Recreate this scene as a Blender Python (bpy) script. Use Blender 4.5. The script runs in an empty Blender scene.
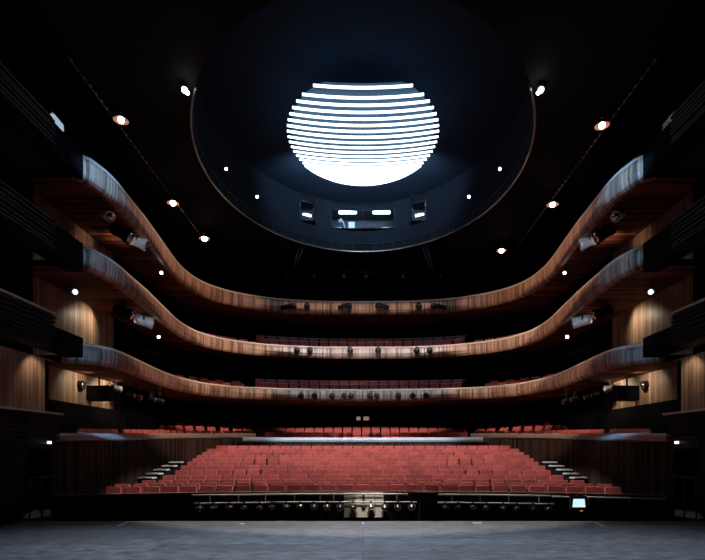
import bpy, math, random
from mathutils import Vector, Matrix
random.seed(7)
SC = bpy.context.scene
COL = SC.collection
F = 500.0; CX = 363.0; HY = 450.0; EYE = 1.7
PI = math.pi

def P(x, y, D):                       # a photo pixel at depth D -> world point
    return Vector(((x-CX)*D/F, D, EYE+(HY-y)*D/F))

ORD = ['first','second','third','fourth','fifth','sixth','seventh','eighth','ninth','tenth','eleventh','twelfth',
 'thirteenth','fourteenth','fifteenth','sixteenth','seventeenth','eighteenth','nineteenth','twentieth','twenty-first',
 'twenty-second','twenty-third','twenty-fourth','twenty-fifth','twenty-sixth','twenty-seventh','twenty-eighth',
 'twenty-ninth','thirtieth','thirty-first','thirty-second','thirty-third']

# ------------------------------------------------------------------ materials
def new_mat(name):
    m = bpy.data.materials.new(name); m.use_nodes = True
    nt = m.node_tree
    return m, nt, nt.nodes['Principled BSDF']

def mat(name, col, rough=.5, metal=0, var=.25, scale=8, emit=None, estr=0, spec=.5):
    m, nt, b = new_mat(name)
    tc = nt.nodes.new('ShaderNodeTexCoord'); nz = nt.nodes.new('ShaderNodeTexNoise')
    nz.inputs['Scale'].default_value = scale; nz.inputs['Detail'].default_value = 4
    nt.links.new(tc.outputs['Object'], nz.inputs['Vector'])
    mx = nt.nodes.new('ShaderNodeMix'); mx.data_type = 'RGBA'
    mx.inputs[6].default_value = tuple(c*(1-var) for c in col)+(1,)
    mx.inputs[7].default_value = tuple(min(1, c*(1+var)) for c in col)+(1,)
    nt.links.new(nz.outputs['Fac'], mx.inputs[0]); nt.links.new(mx.outputs[2], b.inputs['Base Color'])
    b.inputs['Roughness'].default_value = rough; b.inputs['Metallic'].default_value = metal
    b.inputs['Specular IOR Level'].default_value = spec
    if emit:
        b.inputs['Emission Color'].default_value = (*emit, 1); b.inputs['Emission Strength'].default_value = estr
    return m

def wood(name, c0, c1, plank=.11, rough=.45, uv=True, axis=0, var=.9, spec=.4):
    # vertical planks: one random tone per plank along 'axis' of UV / object coordinates, with fine grain
    m, nt, b = new_mat(name); N = nt.nodes.new; L = nt.links.new
    tc = N('ShaderNodeTexCoord'); sp = N('ShaderNodeSeparateXYZ')
    L(tc.outputs['UV' if uv else 'Object'], sp.inputs[0])
    d = N('ShaderNodeMath'); d.operation = 'DIVIDE'; d.inputs[1].default_value = plank; L(sp.outputs[axis], d.inputs[0])
    fl = N('ShaderNodeMath'); fl.operation = 'FLOOR'; L(d.outputs[0], fl.inputs[0])
    wn = N('ShaderNodeTexWhiteNoise'); wn.noise_dimensions = '1D'; L(fl.outputs[0], wn.inputs['W'])
    fr = N('ShaderNodeMath'); fr.operation = 'FRACT'; L(d.outputs[0], fr.inputs[0])
    gp = N('ShaderNodeMath'); gp.operation = 'GREATER_THAN'; gp.inputs[1].default_value = .1; L(fr.outputs[0], gp.inputs[0])
    nz = N('ShaderNodeTexNoise'); nz.inputs['Scale'].default_value = 1; nz.inputs['Detail'].default_value = 5
    mp = N('ShaderNodeMapping')
    sc = [1.2, 1.2, 1.2]; sc[axis] = 1.5/plank*.6; mp.inputs['Scale'].default_value = sc
    L(tc.outputs['UV' if uv else 'Object'], mp.inputs['Vector']); L(mp.outputs[0], nz.inputs['Vector'])
    ad = N('ShaderNodeMath'); ad.operation = 'MULTIPLY_ADD'; ad.inputs[1].default_value = var
    L(wn.outputs['Value'], ad.inputs[0]); L(nz.outputs['Fac'], ad.inputs[2])
    sb = N('ShaderNodeMath'); sb.operation = 'SUBTRACT'; sb.inputs[1].default_value = .45*var; sb.use_clamp = True; L(ad.outputs[0], sb.inputs[0])
    mx = N('ShaderNodeMix'); mx.data_type = 'RGBA'
    mx.inputs[6].default_value = (*c0, 1); mx.inputs[7].default_value = (*c1, 1); L(sb.outputs[0], mx.inputs[0])
    m2 = N('ShaderNodeMix'); m2.data_type = 'RGBA'
    m2.inputs[6].default_value = tuple(c*.35 for c in c0)+(1,); L(mx.outputs[2], m2.inputs[7]); L(gp.outputs[0], m2.inputs[0])
    L(m2.outputs[2], b.inputs['Base Color']); b.inputs['Roughness'].default_value = rough; b.inputs['Specular IOR Level'].default_value = spec
    bp = N('ShaderNodeBump'); bp.inputs['Strength'].default_value = .5; bp.inputs['Distance'].default_value = .02
    L(gp.outputs[0], bp.inputs['Height']); L(bp.outputs[0], b.inputs['Normal'])
    return m

def stage_mat():
    m, nt, b = new_mat('stage_boards'); N = nt.nodes.new; L = nt.links.new
    tc = N('ShaderNodeTexCoord')
    br = N('ShaderNodeTexBrick'); br.inputs['Scale'].default_value = 1
    br.inputs['Brick Width'].default_value = 2.4; br.inputs['Row Height'].default_value = .6; br.inputs['Mortar Size'].default_value = .008
    br.inputs['Color1'].default_value = (.085,.09,.10,1); br.inputs['Color2'].default_value = (.06,.064,.075,1); br.inputs['Mortar'].default_value = (.02,.02,.025,1)
    L(tc.outputs['Object'], br.inputs['Vector'])
    mp = N('ShaderNodeMapping'); mp.inputs['Scale'].default_value = (.8, 3.0, 1); L(tc.outputs['Object'], mp.inputs['Vector'])
    nz = N('ShaderNodeTexNoise'); nz.inputs['Scale'].default_value = 3.4; nz.inputs['Detail'].default_value = 9; nz.inputs['Roughness'].default_value = .72
    L(mp.outputs[0], nz.inputs['Vector'])
    rp = N('ShaderNodeValToRGB'); rp.color_ramp.elements[0].position = .36; rp.color_ramp.elements[1].position = .68
    rp.color_ramp.elements[0].color = (.42,.42,.42,1); rp.color_ramp.elements[1].color = (2.4,2.4,2.4,1); L(nz.outputs['Fac'], rp.inputs[0])
    mx = N('ShaderNodeMix'); mx.data_type = 'RGBA'; mx.blend_type = 'MULTIPLY'; mx.inputs[0].default_value = 1
    L(br.outputs['Color'], mx.inputs[6]); L(rp.outputs[0], mx.inputs[7]); L(mx.outputs[2], b.inputs['Base Color'])
    b.inputs['Roughness'].default_value = .55
    return m

def seat_mat(name, c):
    m, nt, b = new_mat(name); N = nt.nodes.new; L = nt.links.new
    oi = N('ShaderNodeObjectInfo'); tc = N('ShaderNodeTexCoord')
    nz = N('ShaderNodeTexNoise'); nz.inputs['Scale'].default_value = 9; nz.inputs['Detail'].default_value = 3
    L(tc.outputs['Object'], nz.inputs['Vector'])
    ad = N('ShaderNodeMath'); ad.operation = 'MULTIPLY_ADD'; ad.inputs[1].default_value = .35; L(oi.outputs['Random'], ad.inputs[0]); L(nz.outputs['Fac'], ad.inputs[2])
    rp = N('ShaderNodeValToRGB'); rp.color_ramp.elements[0].position = .3; rp.color_ramp.elements[1].position = 1.1
    rp.color_ramp.elements[0].color = (*[v*.62 for v in c], 1); rp.color_ramp.elements[1].color = (*[min(1, v*1.6) for v in c], 1)
    L(ad.outputs[0], rp.inputs[0]); L(rp.outputs[0], b.inputs['Base Color'])
    b.inputs['Roughness'].default_value = .8
    b.inputs['Sheen Weight'].default_value = .15
    return m

def emis(name, col, s):
    m = bpy.data.materials.new(name); m.use_nodes = True; nt = m.node_tree; nt.nodes.clear()
    e = nt.nodes.new('ShaderNodeEmission'); o = nt.nodes.new('ShaderNodeOutputMaterial')
    e.inputs[0].default_value = (*col, 1); e.inputs[1].default_value = s
    nt.links.new(e.outputs[0], o.inputs[0]); return m

def glass():
    m = bpy.data.materials.new('window_glass'); m.use_nodes = True; nt = m.node_tree; nt.nodes.clear(); N = nt.nodes.new
    t = N('ShaderNodeBsdfTransparent'); g = N('ShaderNodeBsdfGlossy'); g.inputs['Roughness'].default_value = .03
    t.inputs[0].default_value = (.85,.93,1,1)
    f = N('ShaderNodeFresnel'); f.inputs[0].default_value = 1.45
    mx = N('ShaderNodeMixShader'); o = N('ShaderNodeOutputMaterial')
    nt.links.new(f.outputs[0], mx.inputs[0]); nt.links.new(t.outputs[0], mx.inputs[1]); nt.links.new(g.outputs[0], mx.inputs[2]); nt.links.new(mx.outputs[0], o.inputs[0])
    return m

M = dict(
 black=mat('black_paint', (.006,.006,.007), .75, spec=.2), dark=mat('dark_metal', (.03,.031,.035), .45, .3),
 ceil=mat('ceiling_black', (.006,.0065,.008), .8, spec=.15), drum=mat('drum_dark', (.008,.0105,.015), .85, spec=.1), dome=mat('dome_dark', (.015,.023,.035), .9, spec=.05),
 steel=mat('brushed_steel', (.5,.52,.55), .3, .9), rail=mat('pale_rail_paint', (.55,.52,.47), .5, .1, .1),
 ringm=mat('ring_brass', (.62,.50,.42), .35, .9), silver=mat('silver_housing', (.72,.75,.80), .4, .3),
 stage=stage_mat(), seat=seat_mat('red_upholstery', (.42,.082,.074)), seatside=mat('seat_wood_dark', (.035,.014,.01), .5),
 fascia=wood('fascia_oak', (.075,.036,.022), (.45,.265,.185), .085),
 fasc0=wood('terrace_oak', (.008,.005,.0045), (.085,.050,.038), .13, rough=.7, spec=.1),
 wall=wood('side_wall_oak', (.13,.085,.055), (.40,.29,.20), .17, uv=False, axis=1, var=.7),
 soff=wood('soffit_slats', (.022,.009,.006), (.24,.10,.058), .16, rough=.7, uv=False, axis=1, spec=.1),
 cap=mat('pale_wood_cap', (.60,.49,.41), .4, 0, .2, 5), rim=mat('pale_rim', (.42,.43,.44), .4, 0, .2, 3),
 rib=mat('dark_ribs', (.010,.0105,.0135), .6, 0, .5, 3, spec=.12), step=mat('pale_step_and_lit_floor', (.75,.75,.73), .5, 0, .1),
 concrete=mat('stall_floor', (.05,.03,.025), .7), panel=mat('white_panel', (.62,.58,.50), .6, 0, .25, 4),
 glass=glass(), lens=mat('lens_glass', (.50,.42,.39), .22, .95), white=mat('white_plastic', (.7,.72,.74), .5),
 strip=emis('chandelier_light', (.70,.87,1.0), 4.0), tube=emis('tube_light', (.85,.95,1), 9), warm=emis('warm_bulb', (1,.78,.58), 25),
 cold=emis('white_bulb', (1,.98,.95), 14), dim=emis('pale_glow', (.85,.93,1), 2.2), spotdot=emis('spot_glow', (1,.97,.92), 12),
 screen=emis('screen_glow', (.55,.82,1), 1.15), orange=emis('orange_glow', (1,.3,.1), .5), beige=emis('beige_glow', (1,.72,.55), .22),
 halo=mat('halo_orange',(.06,.016,.006),.6),  # carries the warm lamps' orange halo as colour
 railm=mat('dull_rail',(.34,.40,.48),.4,.3),
 bluedim=emis('blue_glow', (.55,.78,1), .6),
 ringd=mat('dull_ring',(.22,.18,.17),.35,.8),
 rimw=mat('brown_grey_rim',(.36,.29,.25),.4,0,.25,3),
 black_and_shade=mat('flat_black_and_shade', (.004,.004,.005), .95, spec=.05),  # flat black parts, and shade painted onto the lower side walls
)

# ------------------------------------------------------------------ mesh helper
class MB:
    def __init__(s): s.v=[]; s.f=[]; s.uv={}; s.smooth=set()
    def quad(s, a, b, c, d, uv=None):
        i=len(s.v); s.v += [tuple(a),tuple(b),tuple(c),tuple(d)]; s.f.append((i,i+1,i+2,i+3))
        if uv: s.uv[len(s.f)-1]=uv
        return s
    def box(s, c, size, rot=None, taper=None):
        i=len(s.v); c=Vector(c); hx,hy,hz=[q/2 for q in size]
        for z in (-hz,hz):
            k = 1 if (taper is None or z<0) else taper
            for x,y in ((-hx,-hy),(hx,-hy),(hx,hy),(-hx,hy)):
                p=Vector((x*k,y*k,z)); p = rot@p if rot else p; s.v.append(tuple(c+p))
        s.f += [tuple(i+j for j in q) for q in ((3,2,1,0),(4,5,6,7),(0,1,5,4),(1,2,6,5),(2,3,7,6),(3,0,4,7))]
        return s
    def rbox(s, c, size, r=.03, rot=None):       # box with rounded vertical outline in XZ (a cushion)
        hx,hy,hz=[q/2 for q in size]; c=Vector(c); ring=[]
        for ax,az,a0 in ((hx-r,hz-r,0),(-hx+r,hz-r,PI/2),(-hx+r,-hz+r,PI),(hx-r,-hz+r,1.5*PI)):
            for k in range(4):
                a=a0+k*PI/6; ring.append((ax+r*math.cos(a), az+r*math.sin(a)))
        n=len(ring); i=len(s.v)
        for y,k in ((-hy,.90),(-hy*.55,1),(hy,1)):
            for x,z in ring:
                p=Vector((x*k if abs(k-1)>.01 else x, y, z*(k+.03) if abs(k-1)>.01 else z)); p=rot@p if rot else p; s.v.append(tuple(c+p))
        for j in range(2):
            for k in range(n):
                s.f.append((i+j*n+k, i+j*n+(k+1)%n, i+(j+1)*n+(k+1)%n, i+(j+1)*n+k)); s.smooth.add(len(s.f)-1)
        s.f.append(tuple(i+k for k in reversed(range(n)))); s.f.append(tuple(i+2*n+k for k in range(n)))
        # orient: front ring faces -Y
        return s
    def tube(s, pts, r, n=8, closed=False):
        pts=[Vector(p) for p in pts]; i=len(s.v); m=len(pts); radii = r if isinstance(r,(list,tuple)) else [r]*m
        for k,p in enumerate(pts):
            if closed: t=pts[(k+1)%m]-pts[k-1]
            else: t=pts[min(k+1,m-1)]-pts[max(k-1,0)]
            t.normalize(); up=Vector((0,0,1)) if abs(t.z)<.9 else Vector((1,0,0))
            a=t.cross(up).normalized(); b=a.cross(t)
            for q in range(n):
                w=2*PI*q/n; s.v.append(tuple(p+radii[k]*(math.cos(w)*a+math.sin(w)*b)))
        for k in range(m if closed else m-1):
            for q in range(n):
                s.f.append((i+k*n+q, i+((k+1)%m)*n+q, i+((k+1)%m)*n+(q+1)%n, i+k*n+(q+1)%n)); s.smooth.add(len(s.f)-1)
        if not closed:
            s.f.append(tuple(i+q for q in range(n))); s.f.append(tuple(i+(m-1)*n+q for q in reversed(range(n))))
        return s
    def cone(s, p0, p1, r0, r1, n=14): 
        return s.tube([p0,p1],[r0,r1],n)
    def ball(s, c, r, n=10):
        c=Vector(c); pts=[]; rad=[]
        for k in range(7):
            a=-PI/2+PI*k/6; pts.append(c+Vector((0,0,r*math.sin(a)))); rad.append(max(r*math.cos(a),.001))
        i=len(s.v)
        for p,rr in zip(pts,rad):
            for q in range(n): s.v.append((p.x+rr*math.cos(2*PI*q/n), p.y+rr*math.sin(2*PI*q/n), p.z))
        for k in range(6):
            for q in range(n):
                s.f.append((i+k*n+q, i+k*n+(q+1)%n, i+(k+1)*n+(q+1)%n, i+(k+1)*n+q)); s.smooth.add(len(s.f)-1)
        return s
    def mesh(s, name):
        me=bpy.data.meshes.new(name); me.from_pydata(s.v,[],s.f)
        if s.uv:
            ul=me.uv_layers.new(name='UVMap')
            for fi,uv in s.uv.items():
                for li,c in zip(me.polygons[fi].loop_indices, uv): ul.data[li].uv=c
        for fi in s.smooth: me.polygons[fi].use_smooth=True
        me.update(); return me
    def build(s, name, m, parent=None, loc=None):
        me=s.mesh(name); me.materials.append(M[m] if isinstance(m,str) else m)
        o=bpy.data.objects.new(name, me); COL.objects.link(o)
        if parent:
            o.parent=parent
            if not loc: o.matrix_parent_inverse=Matrix.Translation(-Vector(parent.location))
        if loc is not None: o.location=loc
        return o

def recalc(o):
    import bmesh
    bm=bmesh.new(); bm.from_mesh(o.data); bmesh.ops.recalc_face_normals(bm, faces=bm.faces); bm.to_mesh(o.data); bm.free()

def thing(name, label, cat, loc=(0,0,0), rz=0, group=None):
    o=bpy.data.objects.new(name,None); COL.objects.link(o); o.location=loc; o.rotation_euler=(0,0,rz)
    o.empty_display_size=.1; tag(o,label,cat,group); return o
def tag(o, label, cat, group=None, kind=None):
    o['label']=label; o['category']=cat
    if group: o['group']=group
    if kind: o['kind']=kind
    return o
def struct(o): o['kind']='structure'; return o
def copy_tree(o, parent=None):
    c=o.copy(); COL.objects.link(c)
    if parent: c.parent=parent
    for ch in list(o.children): copy_tree(ch,c)
    return c

# ------------------------------------------------------------------ curves
def spline(pts, step=.3):
    pts=[Vector((p[0],p[1])) for p in pts]; out=[]
    for i in range(len(pts)-1):
        p0=pts[max(i-1,0)]; p1=pts[i]; p2=pts[i+1]; p3=pts[min(i+2,len(pts)-1)]
        n=max(1,int((p2-p1).length/step))
        for k in range(n):
            t=k/n
            out.append(.5*((2*p1)+(p2-p0)*t+(2*p0-5*p1+4*p2-p3)*t*t+(3*p1-p0-3*p2+p3)*t**3))
    out.append(pts[-1]); return out
def mirror_full(left): return left+[(-x,d) for x,d in reversed(left[:-1])]
def frames(c):
    res=[]; s=0
    for i,p in enumerate(c):
        t=(c[min(i+1,len(c)-1)]-c[max(i-1,0)]).normalized()
        if i: s+=(p-c[i-1]).length
        res.append((p, Vector((-t.y,t.x)), s))
    return res
def sweep(mb, fr, prof, zf=None, closed=True, caps=True):
    # prof: list of (outward offset, z); zf(p) adds height along the curve
    m=len(prof); i0=len(mb.v)
    for p,n,s in fr:
        dz=zf(p) if zf else 0
        for o,z in prof:
            q=p+n*o; mb.v.append((q.x,q.y,z+dz))
    vl=[0]
    for k in range(m): a=Vector(prof[k]); b=Vector(prof[(k+1)%m]); vl.append(vl[-1]+(b-a).length)
    for i in range(len(fr)-1):
        for k in range(m if closed else m-1):
            a=i0+i*m+k; b=i0+i*m+(k+1)%m; c=i0+(i+1)*m+(k+1)%m; d=i0+(i+1)*m+k
            mb.f.append((a,d,c,b)); u0,u1=fr[i][2],fr[i+1][2]
            mb.uv[len(mb.f)-1]=[(u0,vl[k]),(u1,vl[k]),(u1,vl[k+1]),(u0,vl[k+1])]
    if caps and closed:
        mb.f.append(tuple(i0+k for k in range(m))); mb.f.append(tuple(i0+(len(fr)-1)*m+k for k in reversed(range(m))))
    return mb

B23=[(-8.35,14.35),(-8.05,14.75),(-7.93,15.3),(-7.90,16.0),(-7.97,17.0),(-8.08,18.6),(-8.2,19.8),(-8.35,21.2),(-8.48,22.5),(-8.5,23.7),(-8.38,24.8),(-8.08,25.7),(-7.6,26.5),(-6.9,27.2),(-6.1,27.75),(-4.8,28.35),(-2.6,28.8),(0,28.9)]
B1=[(-9.1,15.1),(-8.75,15.4),(-8.35,15.75),(-8.15,16.2),(-8.15,17.2),(-8.26,18.7),(-8.4,21.1),(-8.35,22.4),(-8.15,23.3),(-7.8,24.4),(-7.3,25.1),(-6.46,25.9),(-4.6,26.6),(-2.4,26.95),(0,27.05)]
B0=[(-9.3,15.25),(-9.05,16),(-8.95,17.2),(-8.92,20),(-8.9,22),(-8.8,24),(-8.55,25.3),(-8.0,26.4),(-7.2,27.25),(-6.0,27.85)]
XW=10.0; YB=33.5

def outer(p, n):
    if p.y<23: return Vector((math.copysign(XW,p.x), p.y))
    c=Vector((0,23.0)); d=(p-c)
    t=[]
    if abs(d.x)>1e-6: t.append(XW/abs(d.x))
    if d.y>1e-6: t.append((YB-23.0)/d.y)
    return c+d*min(t)

# ------------------------------------------------------------------ setting
floor=MB(); floor.box((0,4.0,-.15),(26,15.94,.3)); struct(floor.build('floor','stage'))
pf=MB(); pf.box((0,13.6,-2.6),(20,3.6,.2)); struct(pf.build('floor_pit','black'))
# stalls rake: curved steps
ROWZ=[.596,.625,.68,.80,.945,1.09,1.22,1.345,1.475,1.61,1.76,1.92]
ROWD=[16+.88*k for k in range(12)]
SH=.88
def arcpt(R,x): return Vector((x, -11.5+math.sqrt(R*R-x*x)))
sf=MB(); prev=None
xs=[-8.85+17.7*i/36 for i in range(37)]
for k in range(12):
    z=ROWZ[k]-SH; r0=ROWD[k]-.45+11.5; r1=ROWD[k]+.43+11.5
    for i in range(36):
        a,b=arcpt(r0,xs[i]),arcpt(r0,xs[i+1]); c,d=arcpt(r1,xs[i+1]),arcpt(r1,xs[i])
        sf.quad((a.x,a.y,z),(b.x,b.y,z),(c.x,c.y,z),(d.x,d.y,z))
        z2=ROWZ[k+1]-SH if k<11 else z+.2
        sf.quad((d.x,d.y,z),(c.x,c.y,z),(c.x,c.y,z2),(d.x,d.y,z2))
struct(sf.build('floor_stalls','concrete'))
# pit wall with wooden cap, following the front of the stalls
pw=MB(); fr=frames([arcpt(15.15+11.5,x) for x in xs])
sweep(pw,fr,[(0,-2.5),(0,.40),(.12,.40),(.12,-2.5)]); struct(pw.build('wall_pit','black'))
pc=MB(); sweep(pc,fr,[(-.05,.40),(-.05,.455),(.17,.455),(.17,.40)]); recalc(struct(pc.build('trim_1',mat('pit_cap_wood',(.14,.085,.06),.45))))

def wall_box(name, x0,x1,y0,y1,z0,z1, m):
    b=MB(); b.box(((x0+x1)/2,(y0+y1)/2,(z0+z1)/2),(abs(x1-x0),abs(y1-y0),abs(z1-z0))); return struct(b.build(name,m))
for sgn,side in ((-1,'left'),(1,'right')):
    wall_box('wall_'+side, sgn*XW, sgn*(XW+.25), 14.7, 20.05, 3.32, 9.7, 'wall')
    wall_box('wall_%s_lower'%side, sgn*XW, sgn*(XW+.25), 14.7, 20.05, -2.5, 3.32, 'black_and_shade')  # lower wall coloured black where the wall light fades out
    wall_box('wall_%s_upper'%side, sgn*XW, sgn*(XW+.25), 14.7, 20.05, 9.7, 13.0, 'black_and_shade')
    wall_box('wall_%s_rear'%side, sgn*XW, sgn*(XW+.25), 20.05, YB+.25, -2.5, 13.0, 'black_and_shade')
    # proscenium tower: ribbed base, three ribbed bands, back wall of the openings
    tb=MB()
    def ribs(z0,z1,d0,d1,xf):
        tb.box((sgn*(xf+.32),(d0+d1)/2,(z0+z1)/2),(.56,d1-d0,z1-z0))
        z=z0+.03
        while z<z1-.06:
            h=.055; dep=random.choice((.05,.07,.09))
            tb.box((sgn*(xf+.04-dep/2),(d0+d1)/2,z+h/2),(dep,d1-d0-.02,h)); z+=h+random.choice((.045,.06,.075))
    ribs(0.0,2.62,3.0,11.9,8.05); ribs(1.72,2.62,11.9,13.2,8.05); ribs(0,1.72,12.95,13.2,8.05)
    ribs(4.38,5.2,3.0,12.95,8.0); ribs(6.87,7.68,3.0,12.95,8.0); ribs(9.55,10.32,3.0,12.95,8.0)
    struct(tb.build('wall_%s_proscenium'%side,'rib'))
    led=MB(); led.box((sgn*8.28,8.1,2.645),(.7,10.3,.05)); led.box((sgn*8.28,7.95,5.225),(.66,9.96,.05))
    struct(led.build('trim_%d'%(2 if sgn<0 else 3),'cap'))
    for z0,z1,nm in ((4.38,4.95,4),(6.87,7.68,6),(9.55,10.32,8)):
        wall_box('trim_%d'%(nm+(sgn>0)), sgn*8.12, sgn*8.6, 12.95, 14.5, z0, z1, 'black_and_shade')
    wall_box('wall_%s_box'%side, sgn*9.3, sgn*9.5, 6.0, 14.62, 2.62, 4.38, 'wall')
    wall_box('wall_%s_front'%side, sgn*9.7, sgn*9.95, 3.0, 14.7, 4.4, 13.0, 'black_and_shade')
    wall_box('wall_%s_wing'%side, sgn*9.55, sgn*9.8, 3.0, 15.2, -2.5, 4.4, 'black_and_shade')
wall_box('wall_back',-XW,XW,YB,YB+.25,-.5,13.0,'black_and_shade')

# ceiling with the oval opening, drum above it
EC=(0,20.3); ERX=6.45; ERD=8.2; ZC=13.0; ZD=15.75
NS=120
def ell(a,kx=1,kd=1): return Vector((ERX*kx*math.sin(a), EC[1]-ERD*kd*math.cos(a)))
cl=MB()
for i in range(NS):
    a0,a1=2*PI*i/NS,2*PI*(i+1)/NS
    def out(a):
        d=Vector((math.sin(a),-math.cos(a))); t=[]
        if abs(d.x)>1e-6: t.append(11.5/abs(d.x))
        if d.y<-1e-6: t.append((EC[1]-5)/-d.y)
        if d.y>1e-6: t.append((YB+.2-EC[1])/d.y)
        return Vector((0,EC[1]))+d*min(t)
    p,q=ell(a0),ell(a1); r,s_=out(a1),out(a0)
    cl.quad((p.x,p.y,ZC),(q.x,q.y,ZC),(r.x,r.y,ZC),(s_.x,s_.y,ZC))
for x0,x1,y0,y1 in ((-11.5,11.5,3,5.1),):
    cl.quad((x0,y0,ZC),(x1,y0,ZC),(x1,y1,ZC),(x0,y1,ZC))
for sx in (-1,1):   # corners the oval fan leaves
    cl.quad((sx*8,4.9,ZC+.01),(sx*11.6,4.9,ZC+.01),(sx*11.6,12,ZC+.01),(sx*8,9,ZC+.01))
    cl.quad((sx*8,33.8,ZC+.01),(sx*11.6,33.8,ZC+.01),(sx*11.6,28,ZC+.01),(sx*8,31,ZC+.01))
struct(cl.build('ceiling','ceil'))
# drum wall: windows where cells are skipped
def ang(X): return PI-math.asin(X/ERX)         # far half
WIN=[(-3.42,-2.72),(-1.77,1.77),(2.72,3.42)]
br=sorted(set([ang(x) for w in WIN for x in w]+[ang(-1.77+3.54*i/8) for i in range(9)]+[2*PI*i/96 for i in range(97)]))
zl=[ZC,14.24,15.33,ZD]
dm=MB()
for i in range(len(br)-1):
    if br[i+1]-br[i]<1e-5: continue
    am=(br[i]+br[i+1])/2; xm=ell(am).x; far=ell(am).y>EC[1]
    for j in range(3):
        if j==1 and far and any(a<xm<b for a,b in WIN): continue
        p,q=ell(br[i]),ell(br[i+1])
        dm.quad((p.x,p.y,zl[j]),(q.x,q.y,zl[j]),(q.x,q.y,zl[j+1]),(p.x,p.y,zl[j+1]))
struct(dm.build('wall_drum','drum'))
dt=MB(); dt.f.append(tuple(range(96))); dt.v=[(ell(2*PI*i/96).x,ell(2*PI*i/96).y,ZD-.01) for i in range(96)]
struct(dt.build('ceiling_dome','dome'))

# ceiling ring: slim metal gallery rail
rg=thing('ceiling_ring','slim oval metal ring rimming the dark ceiling opening around the chandelier','ceiling ring',(0,EC[1],ZC))
m_=MB(); m_.tube([(*ell(.95+(2*PI-1.9)*i/160,.992,.992),ZC-.02) for i in range(161)],.035,8); m_.build('ring_tube','ringm',rg)
m_=MB(); m_.tube([(*ell(.95+(2*PI-1.9)*i/160,.985,.985),ZC+.42) for i in range(161)],.014,6); m_.build('upper_rail','dark',rg)
for i in range(49):
    p=ell(.95+(2*PI-1.9)*i/48,.988,.988); m_=MB(); m_.tube([(p.x,p.y,ZC-.02),(p.x,p.y,ZC+.42)],.012,5); m_.build('upright','dark',rg)

# ------------------------------------------------------------------ chandelier
ZCH=14.225; CD=20.15; RX=3.06; RD=3.55; SAG=.26
ch=thing('chandelier','huge oval chandelier of glowing white horizontal glass strips hung under the ceiling dome','chandelier',(0,CD,ZCH+.4))
def cz(x,d): return ZCH-SAG*(1-min(1,(x/RX)**2+((d-CD)/RD)**2))
ds=[17.23,17.66]; 
while ds[-1]<23.6: ds.append(ds[-1]+(.338 if ds[-1]<20.2 else .338-.045*(ds[-1]-20.2)))
for d in ds:
    hx=.985*RX*math.sqrt(max(0.0,1-((d-CD)/RD)**2))
    if hx<.4: continue
    n=28; s_=MB(); hgt=.088 if d<20 else .075; th=.03
    for i in range(n):
        x0=-hx+2*hx*i/n; x1=-hx+2*hx*(i+1)/n
        zz0,zz1=cz(x0,d),cz(x1,d)
        A=[(x0,d-th/2,zz0),(x1,d-th/2,zz1),(x1,d+th/2,zz1),(x0,d+th/2,zz0)]
        B=[(a[0],a[1],a[2]+hgt) for a in A]
        s_.quad(A[3],A[2],A[1],A[0]); s_.quad(B[0],B[1],B[2],B[3]); s_.quad(A[0],A[1],B[1],B[0]); s_.quad(A[2],A[3],B[3],B[2])
        if i==0: s_.quad(A[3],A[0],B[0],B[3])
        if i==n-1: s_.quad(A[1],A[2],B[2],B[1])
    s_.build('light_strip','strip',ch)
bk=MB(); c0=len(bk.v)
rings=6; nn=64
for r in range(rings+1):
    for i in range(nn):
        a=2*PI*i/nn; k=r/rings*.93; x=RX*k*math.sin(a); d=max(CD-RD*k*math.cos(a),17.3); bk.v.append((x,d,cz(x,d)+.26))
for r in range(rings):
    for i in range(nn): bk.f.append((r*nn+i,r*nn+(i+1)%nn,(r+1)*nn+(i+1)%nn,(r+1)*nn+i))
rm=MB(); rm.tube([(RX*math.sin(a),CD-RD*math.cos(a),ZCH+.03) for a in [2.15+(2*PI-4.3)*i/60 for i in range(61)]],.03,8); rm.build('rim_light','strip',ch)
bk.build('backing_dish',mat('dish_glow_blue',(.05,.10,.16),.7,spec=.1),ch)  # blue glow between the strips is put into the dish colour
hg=MB()
for sx in (-1,1):
    for sy in (-1,1): hg.tube([(sx*1.5,CD+1.2+sy*1.2,ZCH+.1),(sx*1.5,CD+1.2+sy*1.2,ZD)],.02,6)
hg.build('hanging_wire','dark',ch)

# ------------------------------------------------------------------ balconies
def balcony(name_label, curve, zt, h, cat, railz):
    b=thing('balcony',name_label,cat,(0,28,zt-h))
    c=spline(mirror_full(curve)); fr=frames(c); zb=zt-h
    m=MB(); sweep(m,fr,[(.10,zb),(.02,zb+.01),(-.05,zb+.10),(-.085,zb+.3),(-.075,zt-.2),(-.04,zt-.09),(.0,zt-.08),(.14,zt-.08),(.14,zb)])
    recalc(m.build('fascia','fascia',b))
    m=MB(); sweep(m,fr,[(-.04,zt-.085),(-.07,zt-.05),(-.05,zt-.01),(-.02,zt),(.16,zt+.01),(.18,zt-.085)]); recalc(m.build('handrail','cap',b))
    m=MB()
    for i in range(len(fr)-1):
        (p,n,_),(q,n2,_)=fr[i],fr[i+1]; a=p+n*.12; d=q+n2*.12; bo=outer(p,n)*.998; e=outer(q,n2)*.998
        if (i==0): bo=Vector((math.copysign(XW-.02,p.x),a.y))
        for z,flip in ((zb+.015,0),(zb+.2,1)):
            v=[(a.x,a.y,z),(d.x,d.y,z),(e.x,e.y,z),(bo.x,bo.y,z)]; m.quad(*(v if not flip else v[::-1]))
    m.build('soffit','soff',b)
    if railz:
        for dz,off in railz:
            m=MB(); pts=[(p.x+n.x*off,p.y+n.y*off,zt+dz) for p,n,_ in fr if abs(p.x)<5.6]
            m.tube(pts,.022,6); m.build('seat_row_rail','railm',b)
    return fr
fr3=balcony('topmost of the three curved wooden balconies, furthest up below the dark ceiling', B23,10.3,.77,'balcony',None)
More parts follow.
